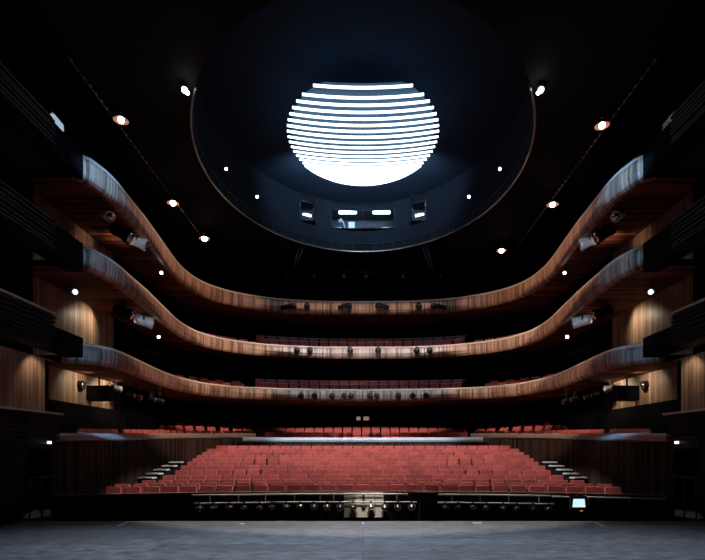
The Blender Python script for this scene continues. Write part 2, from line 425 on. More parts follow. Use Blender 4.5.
fr2=balcony('middle of the three curved wooden balconies, with a bright rim', B23,7.67,.68,'balcony',[(.40,.55),(.78,1.55)])
fr1=balcony('lowest of the three curved wooden balconies, just above the dark parterre', B1,5.0,.62,'balcony',[(.33,.55),(.60,1.45)])

# terrace walls round the stalls
def rimz(p): return EYE+16.6*p.y/F
for sgn,side in ((-1,'left'),(1,'right')):
    b=thing('terrace_wall','tall curved dark slatted wood wall with a pale rim along the %s side of the stalls'%side,'terrace wall',(sgn*8.95,20,0))
    pts=[(sgn*-1*x if sgn>0 else x,d) for x,d in B0]
    if sgn>0: pts=pts[::-1]
    fr=frames(spline(pts))
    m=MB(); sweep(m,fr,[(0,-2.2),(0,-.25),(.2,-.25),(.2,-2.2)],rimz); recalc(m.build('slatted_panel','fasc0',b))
    m=MB(); sweep(m,fr,[(.0,-.26),(-.07,-.22),(-.10,-.08),(-.06,0),(.24,.01),(.24,-.26)],rimz); recalc(m.build('rim','rimw',b))
    # raised terrace floor behind
    m=MB()
    for i in range(len(fr)-1):
        (p,n,_),(q,n2,_)=fr[i],fr[i+1]; a=p+n*.2; d=q+n2*.2; bo=outer(p,n)*.998; e=outer(q,n2)*.998
        z0=rimz(p)-.9; z1=rimz(q)-.9; m.quad((a.x,a.y,z0),(d.x,d.y,z1),(e.x,e.y,z1),(bo.x,bo.y,z0))
    m.build('terrace_floor','black',b)
cb=thing('terrace_wall','pale low curved rim wall closing the rear of the stalls, in the centre','terrace wall',(0,27.5,1))
cc=[Vector((x,27.62-.0135*x*x)) for x in [-6.5+13*i/40 for i in range(41)]]
fr0=frames(cc)
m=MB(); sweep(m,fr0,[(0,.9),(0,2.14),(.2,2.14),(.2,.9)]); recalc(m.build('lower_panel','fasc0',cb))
m=MB(); sweep(m,fr0,[(0,2.12),(-.07,2.15),(-.1,2.25),(-.06,2.385),(.24,2.40),(.24,2.12)]); recalc(m.build('rim','rim',cb))
m=MB(); sweep(m,fr0,[(.25,1.5),(.25,1.55),(5.5,1.55),(5.5,1.5)]); recalc(m.build('terrace_floor','black',cb))

# ------------------------------------------------------------------ seats
RB=Matrix.Rotation(math.radians(-14),3,'X')
def seat_meshes():
    bk=MB(); bk.rbox((0,.02,.645),(.445,.085,.47),.045,RB)
    cu=MB(); cu.rbox((0,-.20,.43),(.46,.44,.11),.045)
    fm=MB()
    for s in (-1,1):
        fm.box((s*.245,-.12,.33),(.022,.40,.66)); fm.box((s*.245,-.16,.672),(.026,.32,.03))
    fm.box((0,.085,.60),(.46,.02,.42),RB); fm.box((0,-.02,.20),(.30,.08,.40))
    return bk,cu,fm
bkm,cum,fmm=seat_meshes()
proto=thing('theatre_seat','x','seat',(0,0,0))
o=bkm.build('backrest','seat',proto); recalc(o)
o=cum.build('seat_cushion','seat',proto); recalc(o)
o=fmm.build('seat_frame','seatside',proto)
NROW=[29,30,29,28,27,28,27,28,29,28,29,28]
HALF=[7.85,8.0,7.58,7.24,7.14,7.25,7.31,7.4,7.5,7.55,7.6,7.4]
PITCH=.535
far=MB()          # seats past the individual ones
def seat_low(pos, rz):
    r=Matrix.Rotation(rz,3,'Z'); pos=Vector(pos)
    far.box(pos+r@Vector((0,.02,.645)),(.485,.09,.47),r@RB)
    far.box(pos+r@Vector((0,-.2,.43)),(.46,.44,.11),r)
used=False; total=0
ROWNAME=['front','second','third','fourth','fifth','sixth','seventh','eighth','ninth','tenth','eleventh','twelfth']
for k in range(12):
    R=ROWD[k]+11.5; n=NROW[k]
    for i in range(n):
        s=(i-(n-1)/2)*2*HALF[k]/n; th=s/R
        pos=(R*math.sin(th), -11.5+R*math.cos(th), ROWZ[k]-SH); rz=-th
        if k==11: seat_low(pos,rz); continue
        o=proto if not used else copy_tree(proto); used=True; total+=1
        o.location=pos; o.rotation_euler=(0,0,rz); 
        o['label']='red theatre seat, %s from the left end of the %s stalls row from the stage'%(ORD[i],ROWNAME[k]) if k else 'red theatre seat, %s from the left end of the front stalls row'%ORD[i]
        o['group']='red stalls seats'
print('SEATS',total)
# tier seats, following the rims
def row_on(fr, off, ztop, cond, zf=None, jit=0):
    last=-9
    for p,n,s in fr:
        pass
    # resample by arc length at seat pitch
    smax=fr[-1][2]; s=.3; j=0
    while s<smax-.2:
        while fr[j+1][2]<s: j+=1
        t=(s-fr[j][2])/(fr[j+1][2]-fr[j][2]); p=fr[j][0].lerp(fr[j+1][0],t); n=fr[j][1].lerp(fr[j+1][1],t).normalized()
        if cond(p):
            q=p+n*off; z=(zf(p) if zf else 0)+ztop
            seat_low((q.x,q.y,z-SH), math.atan2(-n.x,n.y))
        s+=PITCH
cen=lambda p: abs(p.x)<5.4
side=lambda p: 6.1<abs(p.x) and p.y>23.6
row_on(fr2,1.0,7.67+.50,cen); row_on(fr2,1.95,7.67+.92,cen)
row_on(fr2,.9,7.67+.33,side); row_on(fr2,1.8,7.67+.55,lambda p: 6.6<abs(p.x) and p.y>24.4)
row_on(fr1,1.0,5.0+.45,lambda p: abs(p.x)<5.3); row_on(fr1,1.9,5.0+.72,lambda p: abs(p.x)<5.3)
sd1=lambda p: 6.0<abs(p.x) and p.y>21.5
row_on(fr1,.9,5.0+.28,sd1); row_on(fr1,1.8,5.0+.52,lambda p: 6.2<abs(p.x) and p.y>23.0)
row_on(fr3,1.0,10.3+.3,cen)
row_on(fr0,1.0,2.70,lambda p: abs(p.x)<5.6); row_on(fr0,1.9,2.88,lambda p: abs(p.x)<5.75); row_on(fr0,2.8,3.02,lambda p: abs(p.x)<5.85); row_on(fr0,3.7,3.16,lambda p: abs(p.x)<5.95)
for sgn in (-1,1):
    pts=[(sgn*-1*x if sgn>0 else x,d) for x,d in B0]
    if sgn>0: pts=pts[::-1]
    fr=frames(spline(pts))
    row_on(fr,.62,.16,lambda p: p.y>17.0 and not 19.6<p.y<20.2,rimz)
    row_on(fr,1.25,.42,lambda p: p.y>21.0,rimz)
    row_on(fr,1.9,.62,lambda p: p.y>24.5 and abs(p.x)>6.6,rimz)
o=far.build('theatre_seats','seat'); recalc(o)
tag(o,'rows of small red seats on the balconies, terraces and last stalls row','seats',None,'stuff')

# pale steps up both sides of the stalls
for sgn,side_ in ((-1,'left'),(1,'right')):
    st=thing('side_stair','flight of pale stair treads beside the seat ends on the %s side of the stalls'%side_,'stairs',(sgn*7.9,19,0))
    for d,z,x in ((17.9,.72,7.55),(18.7,.83,7.62),(19.5,.95,7.68),(20.4,1.07,7.72),(21.3,1.2,7.78)):
        c=MB(); c.box((sgn*(x+.26),d+.42,z-.32),(.52,.84,.54)); c.build('riser','black',st)
        t=MB(); t.box((sgn*(x+.25),d+.20,z-.025),(.5,.40,.05)); t.build('tread','step',st)

# ------------------------------------------------------------------ light fixtures
def lookrot(d):
    d=Vector(d).normalized(); return d.to_track_quat('Y','Z').to_matrix()
def spotlight(label, pos, aim, size=.3, body='dark', lens='lens', group=None, hang=.25, name='spotlight', up=True):
    # can-shaped stage light: body, lens, yoke with clamp
    pos=Vector(pos); t=thing(name,label,'light',pos,0,group); R=lookrot(Vector(aim)-pos); s=size
    b=MB(); pr=[(-.55,.16),(-.5,.26),(-.1,.30),(.1,.30),(.42,.36),(.5,.36)]
    b.tube([R@Vector((0,y*s,0)) for y,_ in pr],[r*s for _,r in pr],12); 
    for k in range(3): b.tube([R@Vector((0,(-.42+.1*k)*s,0)),R@Vector((0,(-.38+.1*k)*s,0))],[.33*s,.33*s],12)
    o=b.build('lamp_body',body,t,(0,0,0))
    l=MB(); l.tube([R@Vector((0,q*s,0)) for q in (.46,.54,.59,.61)],[.31*s,.27*s,.16*s,.03*s],12); l.build('lens',lens,o,(0,0,0))
    g=MB(); g.tube([R@Vector((.345*s*math.cos(q*PI/8),.5*s,.345*s*math.sin(q*PI/8))) for q in range(16)],.035*s,5,True); g.build('front_ring','ringd' if name=='pit_spotlight' else body,o,(0,0,0))
    y=MB(); hv=Vector((0,0,hang if up else -hang)); ax=R@Vector((1,0,0)); ax.z=0; ax=ax.normalized() if ax.length>.1 else Vector((1,0,0))
    for q in (-1,1): y.tube([ax*q*.34*s, ax*q*.40*s, ax*q*.38*s+hv*.55],.03*s+.004,6)
    y.tube([ax*-.39*s+hv*.55, ax*.39*s+hv*.55],.03*s+.004,6); y.tube([hv*.55,hv],.025*s+.006,6)
    y.box(hv,(.12*s+.02,.12*s+.02,.12*s+.02)); y.build('yoke','dark',t,(0,0,0))
    return t

# pit rails
def pit_y(x): return -11.5+math.sqrt(26.65**2-x*x)-.28
def rail_run(label, up, lo, posts, m='rail'):
    r=thing('pit_rail',label,'rail',P((up[0]+up[1])/2,502,14.8))
    for (x0,x1,y) in (up,lo):
        if x0 is None: continue
        X0,X1=(x0-CX)*14.8/F,(x1-CX)*14.8/F; z=EYE+(HY-y)*14.8/F
        mb=MB(); mb.tube([(X0+(X1-X0)*i/16, pit_y(X0+(X1-X0)*i/16), z) for i in range(17)],.026,8); mb.build('rail_tube',m,r)
    for x in posts:
        X=(x-CX)*14.8/F; mb=MB(); mb.tube([(X,pit_y(X),EYE+(HY-493.5)*14.8/F),(X,pit_y(X),EYE+(HY-503)*14.8/F)],.016,6)
        mb.tube([(X,pit_y(X),EYE+(HY-494.5)*14.8/F),(X,pit_y(X)+.24,EYE+(HY-494.5)*14.8/F)],.014,6); mb.build('rail_post',m,r)
rail_run('long pale double pipe rail along the left of the dark pit front',(196,408,494.2),(198,417,502.3),(213,240,266,294.6,320,333.5,397))
rail_run('pale double pipe rail along the right of the dark pit front',(424,545,494.4),(437,547.6,502.4),(451.5,479,506,534))
rail_run('thin dim single pipe rail reaching right above the monitor',(546,643,495.0),(None,0,0),(578,612))
# black pillar between the rails
mb=MB(); X=(428-CX)*14.5/F; mb.box((X,14.45,-.6),(.5,.2,2.1)); mb.box((X,14.45,.46),(.56,.26,.04))
tag(mb.build('black_cabinet','black'),'tall black cabinet filling the gap between the two pipe rails','cabinet')
# pit lamps
LP=[203,216,231,245,260,272.5,286,300,313.6,327,340,353,371,385,398,412,445,458,472,485,501,514,529,543]
for i,x in enumerate(LP):
    X=(x-CX)*14.65/F; y=pit_y(X)-.12; z=EYE+(HY-508.6)*14.65/F
    hot = 286<=x<=412
    spotlight('small black pit spotlight under the pipe rail, %s from the left'%ORD[i],(X,y,z),(X*.8+random.uniform(-1,1),6,2.6+random.uniform(-1,1)),.27 if hot else .24,
        'dark','lens','pit spotlights under the rail',.19,'pit_spotlight')
# white panel with dark fittings
wp=thing('white_panel','square off-white service panel with dark fittings in the middle of the pit wall','panel',P(363.5,517,14.98))
a=P(344,493,14.98); b_=P(383.5,517.5,14.98)
mb=MB(); mb.box(((a.x+b_.x)/2,15.05,(a.z+b_.z)/2),(b_.x-a.x,.06,a.z-b_.z)); mb.build('board','panel',wp)
mb=MB(); c=P(363.5,497.5,14.95); mb.box((c.x,14.99,c.z),(.07,.05,.2)); mb.box((c.x,14.98,c.z-.12),(.11,.05,.05))
for xx in (354,375): 
    q=P(xx,505,14.95); mb.box((q.x,14.995,q.z),(.015,.04,.6))
q=P(363.5,507,14.95); mb.ball((q.x,14.96,q.z),.07); mb.build('fitting','dark',wp)
# monitor
mo=thing('monitor','small monitor with a bright pale blue screen hanging on the right of the pit wall','monitor',P(579,503,14.0))
c=P(579.3,502.8,14.0); mb=MB(); mb.box((c.x,14.08,c.z),(.46,.10,.36)); mb.build('housing','dark',mo)
mb=MB(); mb.box((c.x,14.022,c.z-.01),(.36,.01,.23),Matrix.Rotation(0,3,'X'),.86); mb.build('screen','screen',mo)
mb=MB(); q=P(582,511,14.0); mb.box((q.x,14.04,q.z),(.07,.04,.025)); mb.build('indicator','orange',mo)
mb=MB(); mb.tube([(c.x,14.1,c.z+.17),(c.x,14.12,c.z+.25)],.02,6); mb.build('bracket','dark',mo)

# fixtures on the balcony fronts
def front_row(xs, y, D, lab, grp, size=.34, aimx=.35):
    for i,x in enumerate(xs):
        p=P(x,y,D)
        spotlight('black spotlight on %s, %s from the left'%(lab,ORD[i]),p,(p.x*aimx,10,2.0),size,'black','dark',grp,.26,'balcony_spotlight',False)
front_row([293.5,307,349,378,419,433.6],305.3,28.45,'the topmost balcony front','spotlights on the topmost balcony front',.42)
front_row([297,310,350,378,416.6,429.6],349.6,28.45,'the middle balcony front','spotlights on the middle balcony front',.42)
front_row([301,314.4,332,344,351,370,376.5,398.4,412.6,426],395.2,26.55,'the lowest balcony front','spotlights on the lowest balcony front',.38)
def hang_rail(x0,x1,y,D,curve_fr,off,label):
    z=EYE+(HY-y)*D/F; X0,X1=P(x0,y,D).x,P(x1,y,D).x
    pts=[(p.x+n.x*off,p.y+n.y*off,z) for p,n,_ in curve_fr if X0<p.x<X1]
    mb=MB(); mb.tube(pts,.016,6)
    for q in pts[::4]: mb.tube([q,(q[0],q[1]+.3,q[2]+.02)],.012,5)
    tag(mb.build('lighting_rail','dark'),label,'rail')
hang_rail(272,455,310.5,28.5,fr3,-.32,'thin metal lighting rail across the centre of the topmost balcony front')
hang_rail(252,478,398.8,26.6,fr1,-.34,'thin metal lighting rail across the centre of the lowest balcony front')
hang_rail(262,470,353.8,28.5,fr2,-.32,'thin metal lighting rail across the centre of the middle balcony front')
# the long slanted follow-spot arms on the topmost front
for x0,x1,lab in ((281,293,'leftmost'),(338,348,'left of centre'),(379,389,'right of centre'),(434,446,'rightmost')):
    a=P(x0,308 if x0 in(281,338) else 305,28.3); b_=P(x1,305 if x0 in(281,338) else 308,28.3)
    mb=MB(); mb.box((a+b_)/2,((b_-a).length,.16,.2),Matrix.Rotation(-math.atan2(b_.z-a.z,b_.x-a.x),3,'Y')); mb.tube([a,a+Vector((0,.35,0))],.02); mb.tube([b_,b_+Vector((0,.35,0))],.02)
    tag(mb.build('lamp_housing','black'),'long black lamp housing on the topmost balcony front, %s'%lab,'light','long lamp housings')

# side fixtures under balconies
def fix(x,y,D,lab,aim,size,body='dark',lens='lens',hang=.35):
    p=P(x,y,D); ab=[z for z in (4.40,7.0,9.54) if z>p.z+.12]
    return spotlight(lab,p,aim,size,body,lens,'side spotlights under the balconies',min(ab)-p.z if ab else hang,'side_spotlight')
for sg,sd in ((0,'left'),(1,'right')):
    mx=(lambda x: x) if sg==0 else (lambda x: 2*CX-x)
    ax=6 if sg==0 else -6
    fix(mx(137),241.5,18.6,'large pale spotlight below the topmost balcony, nearest the front on the %s'%sd,(ax,24,4.5),.62,'silver')
    fix(mx(160.5),272.5,21.4,'lit white spotlight below the topmost balcony, further back on the %s'%sd,(ax*.3,10,3),.22,'dark','spotdot')
    fix(mx(107.5),215.5,16.2,'dark spotlight hanging high below the topmost balcony on the %s'%sd,(ax*.2,8,3),.45,'silver','lens',.6)
    fix(mx(121),232.5,17.4,'bulky black spotlight below the topmost balcony on the %s'%sd,(ax,20,1),.66,'black')
    fix(mx(144),321,19.6,'large pale spotlight below the middle balcony on the %s'%sd,(ax,26,3.5),.66,'silver')
    fix(mx(158),336.8,21.2,'lit white spotlight below the middle balcony on the %s'%sd,(ax*.2,9,3),.22,'dark','spotdot')
    fix(mx(123),312,18,'bulky black spotlight below the middle balcony on the %s'%sd,(ax,22,1),.6,'black')
    fix(mx(74),291.5,15.6,'bluish spotlight high below the middle balcony on the %s'%sd,(ax*.1,6,2),.26,'silver','dim',.25)
    fix(mx(76.5),384,17.6,'black spotlight in front of the lit wood wall below the lowest balcony on the %s'%sd,(ax,20,0),.46,'black')
    fix(mx(116),388.5,19.6,'angled black spotlight beside the hanging loudspeaker on the %s'%sd,(ax,24,0),.4,'dark')
    for k,(x,y) in enumerate(((131,394),(138,397),(152,399),(160,401))):
        fix(mx(x),y,20+.35*k,'small dark spotlight in the row below the lowest balcony, %s from the %s side wall'%(ORD[k],sd),(ax,22,-1),.3,'dark','lens',.3)
    # loudspeaker
    sp=thing('loudspeaker','wide black loudspeaker hung before the lit wood wall on the %s'%sd,'loudspeaker',P(mx(99),393.5,18.3))
    c=P(mx(99.2),393.5,18.3); mb=MB(); mb.box(c,(.86,.4,.54)); mb.build('cabinet','black',sp)
    mb=MB(); mb.box(c+Vector((0,-.21,0)),(.8,.02,.48)); mb.build('grille','black_and_shade',sp)
    mb=MB(); mb.tube([c+Vector((0,0,.27)),c+Vector((0,0,.70))],.025); mb.build('hanger','dark',sp)
    # curved top lamp / rails
    mb=MB(); a=P(mx(128),239,17.9); mb.tube([P(mx(133),235.5,18.2),P(mx(126),238,17.9),P(mx(120),244,17.6)],.02)
    # blue lit lamp on the uppermost tower
    bl=thing('side_floodlight','slim pale blue glowing floodlight high on the %s proscenium wall'%sd,'light',P(mx(57),122.5,13.6))
    a=P(mx(52.5),117,13.2); b_=P(mx(62),128,13.9); mb=MB(); d=(b_-a)
    mb.box((a+b_)/2,(.09,d.length,.16),lookrot(d)); mb.build('diffuser','bluedim' if sg==0 else 'dark',bl)
    mb=MB(); mb.box((a+b_)/2+Vector(((-.08 if sg==0 else .08),0,.06)),(.12,d.length*1.05,.2),lookrot(d)); mb.build('housing','dark',bl)
    mb=MB(); q=(a+b_)/2; mb.tube([q,(math.copysign(8.3,q.x),q.y,10.30)],.03); mb.build('bracket','dark',bl)
    # small exit-type lamp on tower
    q=P(mx(48.5),442.5,12.7); mb=MB(); mb.box((q.x+(.02 if sg==0 else -.02),q.y,q.z),(.07,.07,.065)); 
    tag(mb.build('guide_lamp','dim'),'tiny square white guide lamp on the %s ribbed proscenium wall'%sd,'light')
    # doorway with gate, pale wedge painted in as the lit floor patch
    sx=-1 if sg==0 else 1
    dr=MB(); dr.box((sx*8.5,12.42,.86),(.06,1.02,1.7)); struct(dr.build('door_%d'%(sg+1),'black'))
    gt=thing('gate_railing','thin dark upright gate bars in the %s proscenium doorway'%sd,'railing',(sx*8.0,12.4,0))
    for d in (11.97,12.42,12.85):
        mb=MB(); mb.tube([(sx*7.98,d,0),(sx*7.98,d,1.05)],.02,6); mb.build('bar','dark',gt)
    mb=MB(); mb.tube([(sx*7.98,11.97,1.03),(sx*7.98,12.85,1.03)],.02,6); mb.build('top_rail','dark',gt)
    mb=MB(); mb.v=[(sx*8.4,12.0,.0),(sx*8.05,12.9,.0),(sx*8.45,12.9,.0),(sx*8.4,12.0,.04),(sx*8.05,12.9,.16),(sx*8.45,12.9,.16)]
    mb.f=[(3,4,5),(0,1,4,3),(1,2,5,4),(2,0,3,5),(2,1,0)]; o=mb.build('door_ramp','step'); recalc(o); tag(o,'pale wedge standing in for the lit floor inside the %s proscenium doorway'%sd,'ramp')
    # ceiling lamps on a suspended track
    tr=thing('lamp_track','thin dotted metal lamp track along the %s side of the dark ceiling'%sd,'track',(sx*8.4,20,12.9))
    mb=MB(); mb.tube([(sx*8.4,14.2,12.9),(sx*8.5,28.0,12.9)],.012,5); mb.build('wire','steel',tr)
    for k in range(40): 
        mb=MB(); mb.box((sx*(8.4+.1*k/40),14.4+k*.34,12.92),(.05,.05,.05)); mb.build('clip','silver',tr)
    for k,(x,y) in enumerate((((121,120),(173,203),(204.5,238.5)) if sg==0 else ((602,125.5),(552.5,204.5),(501.5,250.5)))):
        D=11.05*F/(HY-y); p=P(x,y,D)
        l=thing('ceiling_lamp','warm glaring ceiling lamp on the %s, %s from the front'%(sd,ORD[k]),'light',p,0,'warm ceiling lamps')
        r=.105+.018*k; mb=MB(); mb.ball(p,r); mb.build('bulb','warm',l)
        mb=MB(); i0=0
        for q,(rr,zz) in enumerate(((.24+.02*k,-.02),(.19,.07),(.10,.10),(.04,.24))):
            for j in range(16): mb.v.append((p.x+rr*math.cos(j*PI/8),p.y+rr*math.sin(j*PI/8),p.z+zz))
        for q in range(3):
            for j in range(16): mb.f.append((q*16+j,q*16+(j+1)%16,(q+1)*16+(j+1)%16,(q+1)*16+j))
        mb.build('halo_cone','halo',l)  # cone added around the bulb to give its warm halo
    p=P(mx(184.5) if sg==0 else 541,90,11.1*F/360)
    l=thing('ceiling_lamp','small white ceiling lamp beyond the %s front end of the ring'%sd,'light',p)
    mb=MB(); mb.ball(p,.085); mb.ball(p+Vector((.07*(-1 if sg else 1),.05,-.05)),.06); mb.build('bulb','cold',l)
    mb=MB(); mb.tube([p+Vector((0,0,.05)),p+Vector((0,0,.2))],[.1,.06],10); mb.build('shade','dark',l)
    # fixtures inside the ring
    for (x,y,D,s,lab) in ((226,168.5,21.2,.20,'front'),(257,196.5,23.6,.22,'rear')):
        p=P(mx(x),y,D); spotlight('black spotlight with a bright lens inside the %s of the ceiling ring, the %s one'%(sd,lab),p,(p.x*.4,12,6),s,'dark','spotdot','spotlights inside the ring',.4)
    # hanging ladder below the ring
    ld=thing('rigging_ladder','thin slanted metal ladder hanging below the %s rear of the ceiling ring'%sd,'ladder',P(mx(298),258,27.6))
    for q,(x0,y0,x1,y1) in enumerate(((299.3,245.2,293,269),(304.3,245.2,296,268))):
        mb=MB(); mb.tube([P(mx(x0),y0,27.6),P(mx(x1),y1,27.6)],.02,6); mb.build('stile','dark',ld)
    for k in range(7):
        t=(k+.5)/7; mb=MB(); mb.tube([P(mx(299.5-6.5*t),246+23*t,27.6),P(mx(304.5-8.5*t),246+22*t,27.6)],.013,5); mb.build('rung','dark',ld)
# upper rear lighting bridge
lb=thing('lighting_bridge','dim lighting pipe across the dark upper rear below the ring','pipe',(0,30.5,12.4))
mb=MB(); mb.tube([(-5,30.5,12.55),(5,30.5,12.55)],.03); mb.build('pipe','dark',lb)
mb=MB()
for x in (-4.6,0,4.6): mb.tube([(x,30.5,12.55),(x,30.5,12.997)],.02)
mb.build('drop_rod','dark',lb)
for i,x in enumerate((286,314,344,366,403,441)):
    p=P(x,269,30.3); p.z=12.2
    spotlight('tiny dim spotlight on the dark upper rear pipe, %s from the left'%ORD[i],p,(p.x*.4,10,3),.26,'dark','dark','spotlights on the rear pipe',.33)

# ------------------------------------------------------------------ control booths in the drum
def booth(idx, x0, x1, depth, label=None):
    yl=min(ell(ang(x0)).y, ell(ang(x1)).y); yb=max(ell(ang(x0)).y, ell(ang(x1)).y)
    w=thing('window_%d'%idx,'',''); del w['label']; del w['category']; struct(w)
    n=8 if idx==1 else 2; mb=MB(); pts=[ell(ang(x0+(x1-x0)*i/n)) for i in range(n+1)]
    for i in range(n): mb.quad((*pts[i],14.24),(*pts[i+1],14.24),(*pts[i+1],15.33),(*pts[i],15.33))
    mb.build('pane','glass',w)
    mb=MB(); fm=[0,n//2,n] if idx==1 else [0,n]
    for i in fm: mb.tube([(*pts[i],14.24),(*pts[i],15.33)],.025,6)
    mb.tube([(*q,14.25) for q in pts],.03,6); mb.tube([(*q,15.32) for q in pts],.02,6); mb.build('window_frame','dark',w)
    b=MB(); y1=yb+depth; g=.12
    b.quad((x0-g,yl-.02,14.2),(x1+g,yl-.02,14.2),(x1+g,y1,14.2),(x0-g,y1,14.2)); b.quad((x0-g,yl-.02,15.6),(x0-g,y1,15.6),(x1+g,y1,15.6),(x1+g,yl-.02,15.6))
    b.quad((x0-g,y1,14.2),(x1+g,y1,14.2),(x1+g,y1,15.6),(x0-g,y1,15.6)); b.quad((x0-g,yl,14.2),(x0-g,y1,14.2),(x0-g,y1,15.6),(x0-g,yl,15.6)); b.quad((x1+g,yl,14.2),(x1+g,yl,15.6),(x1+g,y1,15.6),(x1+g,y1,14.2))
    struct(b.build('wall_booth_%d'%idx, mat('booth_wall',(.012,.02,.03),.8)))
booth(1,-1.77,1.77,2.0); booth(2,-3.42,-2.72,.9); booth(3,2.72,3.42,.9)
def tube_lamp(label,a,b,r=.06,mm='tube',grp=None):
    t=thing('tube_lamp',label,'light',(Vector(a)+Vector(b))/2,0,grp); mb=MB(); mb.tube([a,b],r,8); mb.build('tube',mm,t)
    mb=MB(); c=(Vector(a)+Vector(b))/2+Vector((0,0,r+.03)); mb.box(c,((Vector(b)-Vector(a)).length+.1,.14,.05)); mb.build('batten','dark',t); return t
DB=28.9
tube_lamp('bright white tube lamp in the left half of the control booth window',P(339,212.4,DB),P(356.5,212.4,DB),.085)
tube_lamp('bright white tube lamp in the right half of the control booth window',P(373,212.4,DB),P(390,212.4,DB),.085)
tube_lamp('short tilted white tube lamp in the small window left of the control booth',P(303,213.8,27.9),P(311,216,27.9),.06)
tube_lamp('short tilted white tube lamp in the small window right of the control booth',P(415.5,216,27.9),P(423.5,213.8,27.9),.06)
def desk(label,x0,x1,y,D):
    a=P(x0,y,D); b=P(x1,y,D); t=thing('control_desk',label,'desk',((a.x+b.x)/2,D,14.2)); h=a.z
    mb=MB(); mb.box(((a.x+b.x)/2,D+.2,h-.03),(b.x-a.x,.45,.06)); mb.build('desktop','white',t)
    mb=MB(); mb.box(((a.x+b.x)/2,D+.2,(14.2+h-.06)/2),((b.x-a.x)*.9,.4,max(.02,h-.06-14.2))); mb.build('pedestal','silver',t)
desk('pale desk edge at the left end of the control booth',333.5,341.5,227.3,28.8); desk('pale desk edge at the right end of the control booth',382,394,227.5,28.8)
desk('pale console sill in the small window left of the booth',302,311.5,225.5,27.75); desk('pale console sill in the small window right of the booth',415,424,225.5,27.75)
cb_=thing('equipment_case','upright white case standing in the left half of the control booth','case',P(351.5,229.5,29.4))
a=P(351.6,226,29.4); mb=MB(); mb.box((a.x,29.4,a.z-.03),(.36,.25,.42)); mb.build('case_body','white',cb_)
mb=MB(); mb.box((a.x,29.27,a.z+.05),(.28,.02,.03)); mb.build('case_seam','silver',cb_)
al=thing('desk_lamp','thin slanted silver desk lamp left of the white case in the booth','lamp',P(343,229,28.9))
mb=MB(); mb.tube([P(345,229,28.9),P(343.5,222.5,28.9),P(341,219.5,28.9)],.03,6); mb.build('arm','silver',al)
mb=MB(); mb.cone(P(341,219.2,28.9),P(339.8,221.0,28.8),.05,.10,10); mb.build('lamp_shade','silver',al)
def chair(label,x):
    p=P(x,229.5,29.2); t=thing('office_chair',label,'chair',(p.x,29.2,14.2)); 
    mb=MB(); mb.rbox((p.x,29.25,14.72),(.34,.07,.34),.06); mb.build('backrest','dark',t)
    mb=MB(); mb.rbox((p.x,29.02,14.5),(.38,.36,.07),.03); mb.build('seat','dark',t)
    mb=MB(); mb.tube([(p.x,29.05,14.22),(p.x,29.05,14.48)],.03); 
    for k in range(5): mb.tube([(p.x,29.05,14.25),(p.x+.2*math.cos(k*1.257),29.05+.2*math.sin(k*1.257),14.22)],.015)
    mb.build('base','silver',t)
chair('dark office chair seen in the right half of the booth, left one',371.5); chair('dark office chair seen in the right half of the booth, right one',386.5)
# two small beige lit openings in the rear wall below the lowest balcony
for i,(x0,x1) in enumerate(((356.5,360.5),(363.5,369))):
    a=P(x0,416.6,YB-.05); b_=P(x1,420.3,YB-.05); t=thing('wall_sign','small dim beige lit sign on the dark rear wall, %s one'%('left' if i==0 else 'right'),'sign',a,0,'beige signs on the rear wall')
    mb=MB(); mb.box(((a.x+b_.x)/2,YB-.08,(a.z+b_.z)/2),(b_.x-a.x,.03,a.z-b_.z)); mb.build('lit_face','beige',t)
    mb=MB(); mb.box(((a.x+b_.x)/2,YB-.04,(a.z+b_.z)/2),(b_.x-a.x+.08,.05,a.z-b_.z+.08)); mb.build('sign_frame','black',t)
# pale stage tape marks
for i,(x0,y0,x1,y1,lab) in enumerate(((118,526,127,522.8,'left'),(595,522.8,604,526,'right'))):
    a=P(x0,y0,EYE*F/(y0-HY)); b_=P(x1,y1,EYE*F/(y1-HY)); a.z=b_.z=.004; d=b_-a
    mb=MB(); mb.box((a+b_)/2,(.045,d.length,.006),lookrot(d)); tag(mb.build('tape_mark','white'),'pale slanted tape mark on the %s of the stage floor edge'%lab,'tape mark')
for i,(x,y,w,lab) in enumerate(((363,523.2,.05,'in the middle of the stage floor edge'),(242,524,.10,'on the stage floor left of the white panel'),(477,523.2,.2,'on the stage floor right of the white panel'))):
    D=EYE*F/(y-HY); p=P(x,y,D); mb=MB(); mb.box((p.x,D,.004),(w,.22 if i==0 else .12,.006)); tag(mb.build('tape_mark','white'),'small pale tape mark '+lab,'tape mark')

